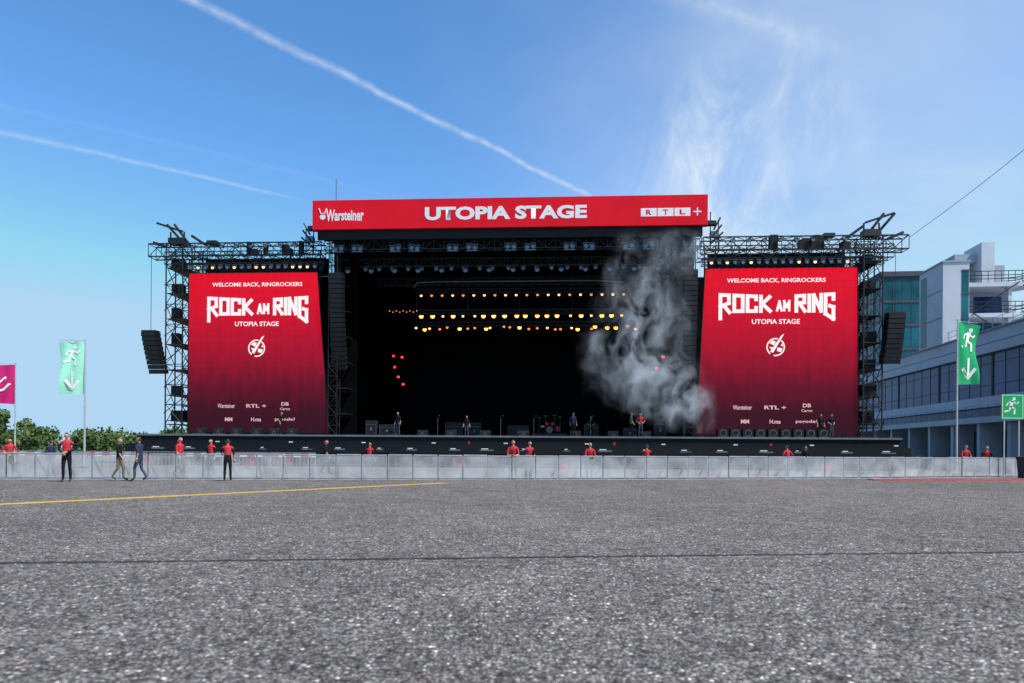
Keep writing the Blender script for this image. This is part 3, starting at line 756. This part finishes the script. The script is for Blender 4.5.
for k in range(int((x1-x0)/1.2)): mb.tube([(x0+k*1.2,1.5,4.4),(x0+k*1.2,1.5,5.4)],.025,'grey')
for z in (4.7,5.05,5.4): mb.tube([(x0,1.5,z),(x1,1.5,z)],.02,'grey')
for k in range(int((x1-x0)/1.5)): mb.tube([(x0+k*1.5,.1,12.1),(x0+k*1.5,.1,13.1)],.025,'grey')
for z in (12.6,13.1): mb.tube([(x0,.1,z),(x1,.1,z)],.025,'grey')
mb.obj('garage_doors_and_railing',bl)
tw=group('stair_tower_building',Matrix.Translation((42.1,68,0))@Matrix.Rotation(ang-math.pi/2,4,'Z')); mb=MB()
mb.bb(.2,2.6,-1,4,12.0,20.0,'concw'); mb.bb(2.6,7.5,2.2,6,12.0,20.4,'concrete'); mb.bb(.1,2.7,-1.1,4.1,20.0,20.15,'concrete')
mb.bb(2.6,7.5,-.8,2.2,14.6,15.0,'concw'); mb.bb(2.6,7.5,-.8,2.2,17.6,18.0,'concw'); mb.bb(4.3,5.5,.2,3.5,18,22.2,'concw'); mb.bb(2.2,4.3,1,5,20.4,21.3,'concrete')
mb.bb(6.4,6.7,-.5,.2,12,17.6,'concw')
mb.bb(2.9,3.9,2.14,2.19,15,17.2,'glass'); mb.bb(4.6,7.2,2.14,2.19,15,17.2,'glass'); mb.bb(4.6,7.2,2.14,2.19,12.3,14.5,'glass'); mb.bb(2.9,4.0,2.14,2.19,12.3,14.5,'glass')
mb.bb(1.9,2.55,-1.03,-1.005,12.2,19.2,'teal')
for z in (14.5,16.9,19.2): mb.bb(1.88,2.57,-1.06,-1.031,z-.1,z+.05,'concd')
for z in (14.6,17.3): mb.bb(.18,.198,-.99,3.99,z,z+.06,'concd')
mb.bb(.17,.197,2.4,3.6,12.2,19.4,'teal')
mb.obj('tower_body',tw); mb=MB()
for zf in (12.1,15.0,18.0):
    for z in (.35,.7,1.1): mb.tube([(2.6,-.75,zf+z),(7.5,-.75,zf+z)],.045,'truss')
    for k in range(9): mb.tube([(2.6+k*.61,-.75,zf),(2.6+k*.61,-.75,zf+1.1)],.03,'truss')
for zf in (14.7,17.7):
    pts=[(7.5+1.5*math.sin(t*math.pi/8),-.75+1.5-1.5*math.cos(t*math.pi/8),zf) for t in range(9)]
    for z in (.0,.4,.75,1.1,1.4): mb.tube([(p[0],p[1],p[2]+z) for p in pts],.05,'truss')
    mb.poly([(7.5,-.75,zf-.05)]+[(p[0],p[1],zf-.05) for p in pts]+[(7.5,2.3,zf-.05)],'concrete')
mb.tube([(7.2,-.9,12),(3.0,-.9,15.0)],.06,'truss'); mb.tube([(3.0,-.9,15),(7.2,-.9,18.0)],.06,'truss')
mb.obj('balcony_railings',tw)
gb=group('glass_office_building',Matrix.Translation((45.4,84,0))@Matrix.Rotation(R(-6),4,'Z')); mb=MB()
mb.bb(0,8,0,12,0,22.9,'concrete'); mb.bb(-.3,8.2,-.3,12,22.9,23.5,'concd')
mb.obj('office_body',gb); mb=MB()
for fl in range(4):
    z=11.4+fl*2.9
    mb.bb(.15,5.6,-.06,-.01,z,z+2.5,'teal'); mb.bb(-.05,-.01,.5,11,z,z+2.5,'teal')
    for k in range(6): mb.bb(.15+k*1.08,.19+k*1.08,-.10,-.062,z,z+2.5,'concd')
    for k in range(9): mb.bb(-.09,-.052,.5+k*1.3,.54+k*1.3,z,z+2.5,'concd')
    mb.bb(-.1,5.7,-.14,-.005,z+2.5,z+2.85,'concd')
mb.bb(6.0,7.6,-.08,-.01,11.5,22,'concw')
mb.obj('office_windows',gb)
g=group('cable_mast',Matrix.Translation((33.5,37,0))); mb=MB(); mb.truss((0,0,0),(0,0,24),.6,.6,r=.04,step=1); mb.obj('mast',g)
mb=MB(); p0=Vector((29.2,50.3,17.2)); p1=Vector((33.5,37,22.9))
mb.tube([p0.lerp(p1,t/14)-Vector((0,0,.35*math.sin(math.pi*t/14))) for t in range(15)],.018,'truss',5); mb.obj('overhead_cable')

# ---------------------------------------------------------------- tree line
mb=MB()
def tree(x,y,h,w,nl):
    mb.tube([(x,y,0),(x+.1,y,h*.45),(x,y,h*.8)],[.22,.14,.05],'bark',6)
    cl=[]
    for k in range(9):
        a=random.uniform(0,6.28); r=random.uniform(0,w*.6); z=random.uniform(.15,.88)*h
        c=Vector((x+r*math.cos(a),y+r*math.sin(a),z)); cl.append((c,random.uniform(.28,.5)*w))
        mb.tube([(x,y,z*.6),c],[.08,.02],'bark',4)
    for i in range(nl):
        c,r=random.choice(cl); d=Vector((random.gauss(0,1),random.gauss(0,1),random.gauss(0,.8))); d=d.normalized()*r*random.random()**.4
        p=c+d
        if p.z<.2: continue
        s=random.uniform(.2,.5)
        a=Vector((random.gauss(0,1),random.gauss(0,1),random.gauss(0,1))).normalized(); b=a.orthogonal().normalized()
        mb.poly([p-a*s,p-b*s*.6,p+a*s,p+b*s*.6],'leaf')
for i in range(85):
    x=-165+i*1.75+random.uniform(-1,1); tree(x,random.uniform(125,150),random.uniform(4.0,5.4),random.uniform(2.8,4.2),480)
tree(-78,104,7.0,3.0,700); tree(-75.0,106,5.6,2.4,400)
mb.obj('tree_line')

# ---------------------------------------------------------------- smoke
def smoke(name,blobs,bounds,dens,nscale,warp,col=(.97,.98,1.0),emi=None,step=1.0,lo=.45,hi=.72):
    m=bpy.data.materials.new(name); m.use_nodes=True; nt=m.node_tree; N=nt.nodes; L=nt.links; N.remove(N['Principled BSDF'])
    out=N['Material Output']; tc=N.new('ShaderNodeTexCoord')
    no=N.new('ShaderNodeTexNoise'); no.inputs['Scale'].default_value=.40; no.inputs['Detail'].default_value=2; L.new(tc.outputs['Object'],no.inputs[0])
    s1=N.new('ShaderNodeVectorMath'); s1.operation='SUBTRACT'; s1.inputs[1].default_value=(.5,.5,.5); L.new(no.outputs['Color'],s1.inputs[0])
    s2=N.new('ShaderNodeVectorMath'); s2.operation='SCALE'; s2.inputs['Scale'].default_value=warp; L.new(s1.outputs[0],s2.inputs[0])
    s3=N.new('ShaderNodeVectorMath'); s3.operation='ADD'; L.new(tc.outputs['Object'],s3.inputs[0]); L.new(s2.outputs[0],s3.inputs[1]); P=s3.outputs[0]
    acc=None
    for (x,y,z,r,k) in blobs:
        d=N.new('ShaderNodeVectorMath'); d.operation='DISTANCE'; d.inputs[1].default_value=(x,y,z); L.new(P,d.inputs[0])
        mr=N.new('ShaderNodeMapRange'); mr.interpolation_type='SMOOTHSTEP'; mr.inputs[1].default_value=0; mr.inputs[2].default_value=r; mr.inputs[3].default_value=k; mr.inputs[4].default_value=0
        L.new(d.outputs['Value'],mr.inputs[0])
        if acc is None: acc=mr.outputs[0]
        else:
            a=N.new('ShaderNodeMath'); a.operation='ADD'; L.new(acc,a.inputs[0]); L.new(mr.outputs[0],a.inputs[1]); acc=a.outputs[0]
    mu=N.new('ShaderNodeMath'); mu.operation='MULTIPLY'; L.new(acc,mu.inputs[0])
    mp=N.new('ShaderNodeMapping'); mp.inputs['Scale'].default_value=(1,1,.62); mp.inputs['Rotation'].default_value=(0,.5,0); L.new(P,mp.inputs[0])
    n2=N.new('ShaderNodeTexNoise'); n2.inputs['Scale'].default_value=nscale; n2.inputs['Detail'].default_value=4; n2.inputs['Roughness'].default_value=.58; n2.inputs['Distortion'].default_value=1.4
    L.new(mp.outputs[0],n2.inputs[0])
    m2=N.new('ShaderNodeMapRange'); m2.interpolation_type='SMOOTHSTEP'; m2.inputs[1].default_value=lo; m2.inputs[2].default_value=hi; m2.inputs[3].default_value=0; m2.inputs[4].default_value=dens; L.new(n2.outputs['Fac'],m2.inputs[0])
    L.new(m2.outputs[0],mu.inputs[1])
    vs=N.new('ShaderNodeVolumeScatter'); vs.inputs['Color'].default_value=(*col,1); vs.inputs['Anisotropy'].default_value=-.35
    L.new(mu.outputs[0],vs.inputs['Density']); res=vs.outputs[0]
    if emi:  # bluish glow added to the smoke, stands in for multiply scattered light
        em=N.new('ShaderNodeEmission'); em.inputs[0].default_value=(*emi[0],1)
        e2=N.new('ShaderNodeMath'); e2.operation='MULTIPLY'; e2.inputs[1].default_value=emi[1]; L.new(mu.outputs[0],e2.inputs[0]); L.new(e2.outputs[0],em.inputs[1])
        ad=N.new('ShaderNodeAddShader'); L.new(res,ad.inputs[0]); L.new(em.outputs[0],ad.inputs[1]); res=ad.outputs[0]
    L.new(res,out.inputs['Volume'])
    try: m.cycles.volume_step_rate=step
    except Exception: pass
    M[name]=m
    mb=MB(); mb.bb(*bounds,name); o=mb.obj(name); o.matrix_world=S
    return o
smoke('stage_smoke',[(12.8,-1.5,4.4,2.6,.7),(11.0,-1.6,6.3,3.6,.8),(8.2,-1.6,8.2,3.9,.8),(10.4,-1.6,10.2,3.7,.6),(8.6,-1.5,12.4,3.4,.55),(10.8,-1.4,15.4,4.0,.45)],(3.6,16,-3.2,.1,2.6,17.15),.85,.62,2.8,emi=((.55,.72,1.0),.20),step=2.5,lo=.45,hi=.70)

# ---------------------------------------------------------------- world
w=bpy.data.worlds.new('World'); scene.world=w; w.use_nodes=True
nt=w.node_tree; N=nt.nodes; L=nt.links; bg=N['Background']
sd=Vector((.72,-.50,1.15)).normalized()
el=math.asin(sd.z); rot=math.atan2(sd.x,sd.y)
sky=N.new('ShaderNodeTexSky'); sky.sky_type='NISHITA'; sky.sun_disc=False; sky.sun_elevation=el; sky.sun_rotation=rot
sky.air_density=1.0; sky.dust_density=.4; sky.ozone_density=2.6; sky.altitude=600
tc=N.new('ShaderNodeTexCoord'); D=tc.outputs['Generated']
nrm=N.new('ShaderNodeVectorMath'); nrm.operation='NORMALIZE'; L.new(D,nrm.inputs[0]); D=nrm.outputs[0]
def math_(op,a,b=None,clamp=False):
    n=N.new('ShaderNodeMath'); n.operation=op; n.use_clamp=clamp
    for i,x in enumerate((a,b)):
        if x is None: continue
        if isinstance(x,(int,float)): n.inputs[i].default_value=x
        else: L.new(x,n.inputs[i])
    return n.outputs[0]
def dot(v):
    n=N.new('ShaderNodeVectorMath'); n.operation='DOT_PRODUCT'; L.new(D,n.inputs[0]); n.inputs[1].default_value=v; return n.outputs['Value']
def mr(a,i0,i1,o0,o1,sm=True):
    n=N.new('ShaderNodeMapRange'); n.interpolation_type='SMOOTHSTEP' if sm else 'LINEAR'
    n.inputs[1].default_value=i0;n.inputs[2].default_value=i1;n.inputs[3].default_value=o0
    n.inputs[4].default_value=o1
    L.new(a,n.inputs[0]); return n.outputs[0]
def noi(scale,detail,stretch=(1,1,1),rough=.55,dist=0,rot=(0,0,0)):
    mp=N.new('ShaderNodeMapping'); mp.inputs['Scale'].default_value=stretch; mp.inputs['Rotation'].default_value=rot; L.new(D,mp.inputs[0])
    n=N.new('ShaderNodeTexNoise'); n.inputs['Scale'].default_value=scale; n.inputs['Detail'].default_value=detail; n.inputs['Roughness'].default_value=rough; n.inputs['Distortion'].default_value=dist
    L.new(mp.outputs[0],n.inputs[0]); return n.outputs['Fac']
wob=noi(14,3); fine=noi(55,4)
tot=None
def add(a):
    global tot
    tot=a if tot is None else math_('ADD',tot,a)
def contrail(d1,d2,w0,w1,st,over0,over1):
    d1=Vector(d1).normalized(); d2=Vector(d2).normalized(); n=d1.cross(d2).normalized(); e=(d2-d1*d1.dot(d2)).normalized()
    A=math.atan2(d2.dot(e),d2.dot(d1))
    al=math_('ARCTAN2',dot(e),dot(d1))
    dist=math_('ABSOLUTE',math_('ADD',dot(n),math_('MULTIPLY',math_('SUBTRACT',wob,.5),w0*1.2)))
    wd=mr(al,0,A,w0,w1,False)
    f=math_('SUBTRACT',1,math_('DIVIDE',dist,wd),True); f=math_('POWER',f,1.3)
    f=math_('MULTIPLY',f,mr(al,A*(1-over1),A,1,0)); f=math_('MULTIPLY',f,mr(al,-over0*A-.01,0,0,1))
    f=math_('MULTIPLY',f,mr(fine,.3,.65,.45,1)); add(math_('MULTIPLY',f,st))
contrail((-.479,1,.659),(.122,1,.367),.0085,.0045,.48,.9,.04)
contrail((-.75,1,.461),(-.285,1,.358),.0055,.003,.28,.6,.25)
contrail((.20,1,.68),(.60,1,.55),.018,.024,.20,.5,.6)
contrail((-.75,1,.50),(-.1,1,.355),.006,.006,.05,.6,.4)
ci=noi(2.0,8,(1,1.2,2.2),.58,.35,(0,.5,.3)); cm=mr(ci,.42,.85,0,.36)
side=mr(dot((.95,.3,0)),.10,.80,0,1); add(math_('MULTIPLY',cm,side))
ci2=noi(8,8,(1.7,1,.6),.64,.6,(0,.45,0)); cm2=mr(ci2,.36,.78,0,.60)
for pv,ins in (((.33,1,.40),.985),((.36,1,.47),.990),((.28,1,.36),.990)):
    pl=Vector(pv).normalized(); near=mr(dot(pl),ins,1.0,0,.5); add(math_('MULTIPLY',cm2,near))
add(math_('MULTIPLY',mr(dot(Vector((.75,1,.22)).normalized()),.74,1,0,.30),mr(noi(2.2,6),.3,.7,.65,1)))
add(math_('MULTIPLY',mr(dot(Vector((.35,1,.62)).normalized()),.90,1,0,.14),mr(noi(3.2,7,(1,1,1.8)),.35,.7,.2,1)))
tot=math_('MINIMUM',tot,.8)
mx=N.new('ShaderNodeMix'); mx.data_type='RGBA'; L.new(tot,mx.inputs[0]); 
hs=N.new('ShaderNodeHueSaturation'); hs.inputs['Saturation'].default_value=1.22; hs.inputs['Value'].default_value=1.56; L.new(sky.outputs[0],hs.inputs['Color'])
lim=N.new('ShaderNodeVectorMath'); lim.operation='MINIMUM'; L.new(hs.outputs[0],lim.inputs[0]); lim.inputs[1].default_value=(2.9,4.5,6.0)
L.new(lim.outputs[0],mx.inputs[6]); mx.inputs[7].default_value=(5.4,6.0,6.5,1)
L.new(mx.outputs[2],bg.inputs[0]); bg.inputs[1].default_value=.15
sun=bpy.data.lights.new('sun','SUN'); sun.energy=5.0; sun.angle=R(.53); sun.color=(1,.945,.87)
so=bpy.data.objects.new('sun',sun); scene.collection.objects.link(so); so.rotation_euler=sd.to_track_quat('Z','Y').to_euler(); so.location=(20,-20,60)

# ---------------------------------------------------------------- camera
cam=bpy.data.cameras.new('camera'); co=bpy.data.objects.new('camera',cam); scene.collection.objects.link(co)
cam.lens=24; cam.sensor_width=36; cam.clip_end=6000; cam.clip_start=.05; cam.shift_y=.106
co.matrix_world=Matrix.Translation((0,0,1.3))@Matrix.Rotation(R(90),4,'X')@Matrix.Rotation(R(.4),4,'Z')
cam.dof.use_dof=True; cam.dof.focus_distance=45; cam.dof.aperture_fstop=1.6
scene.camera=co
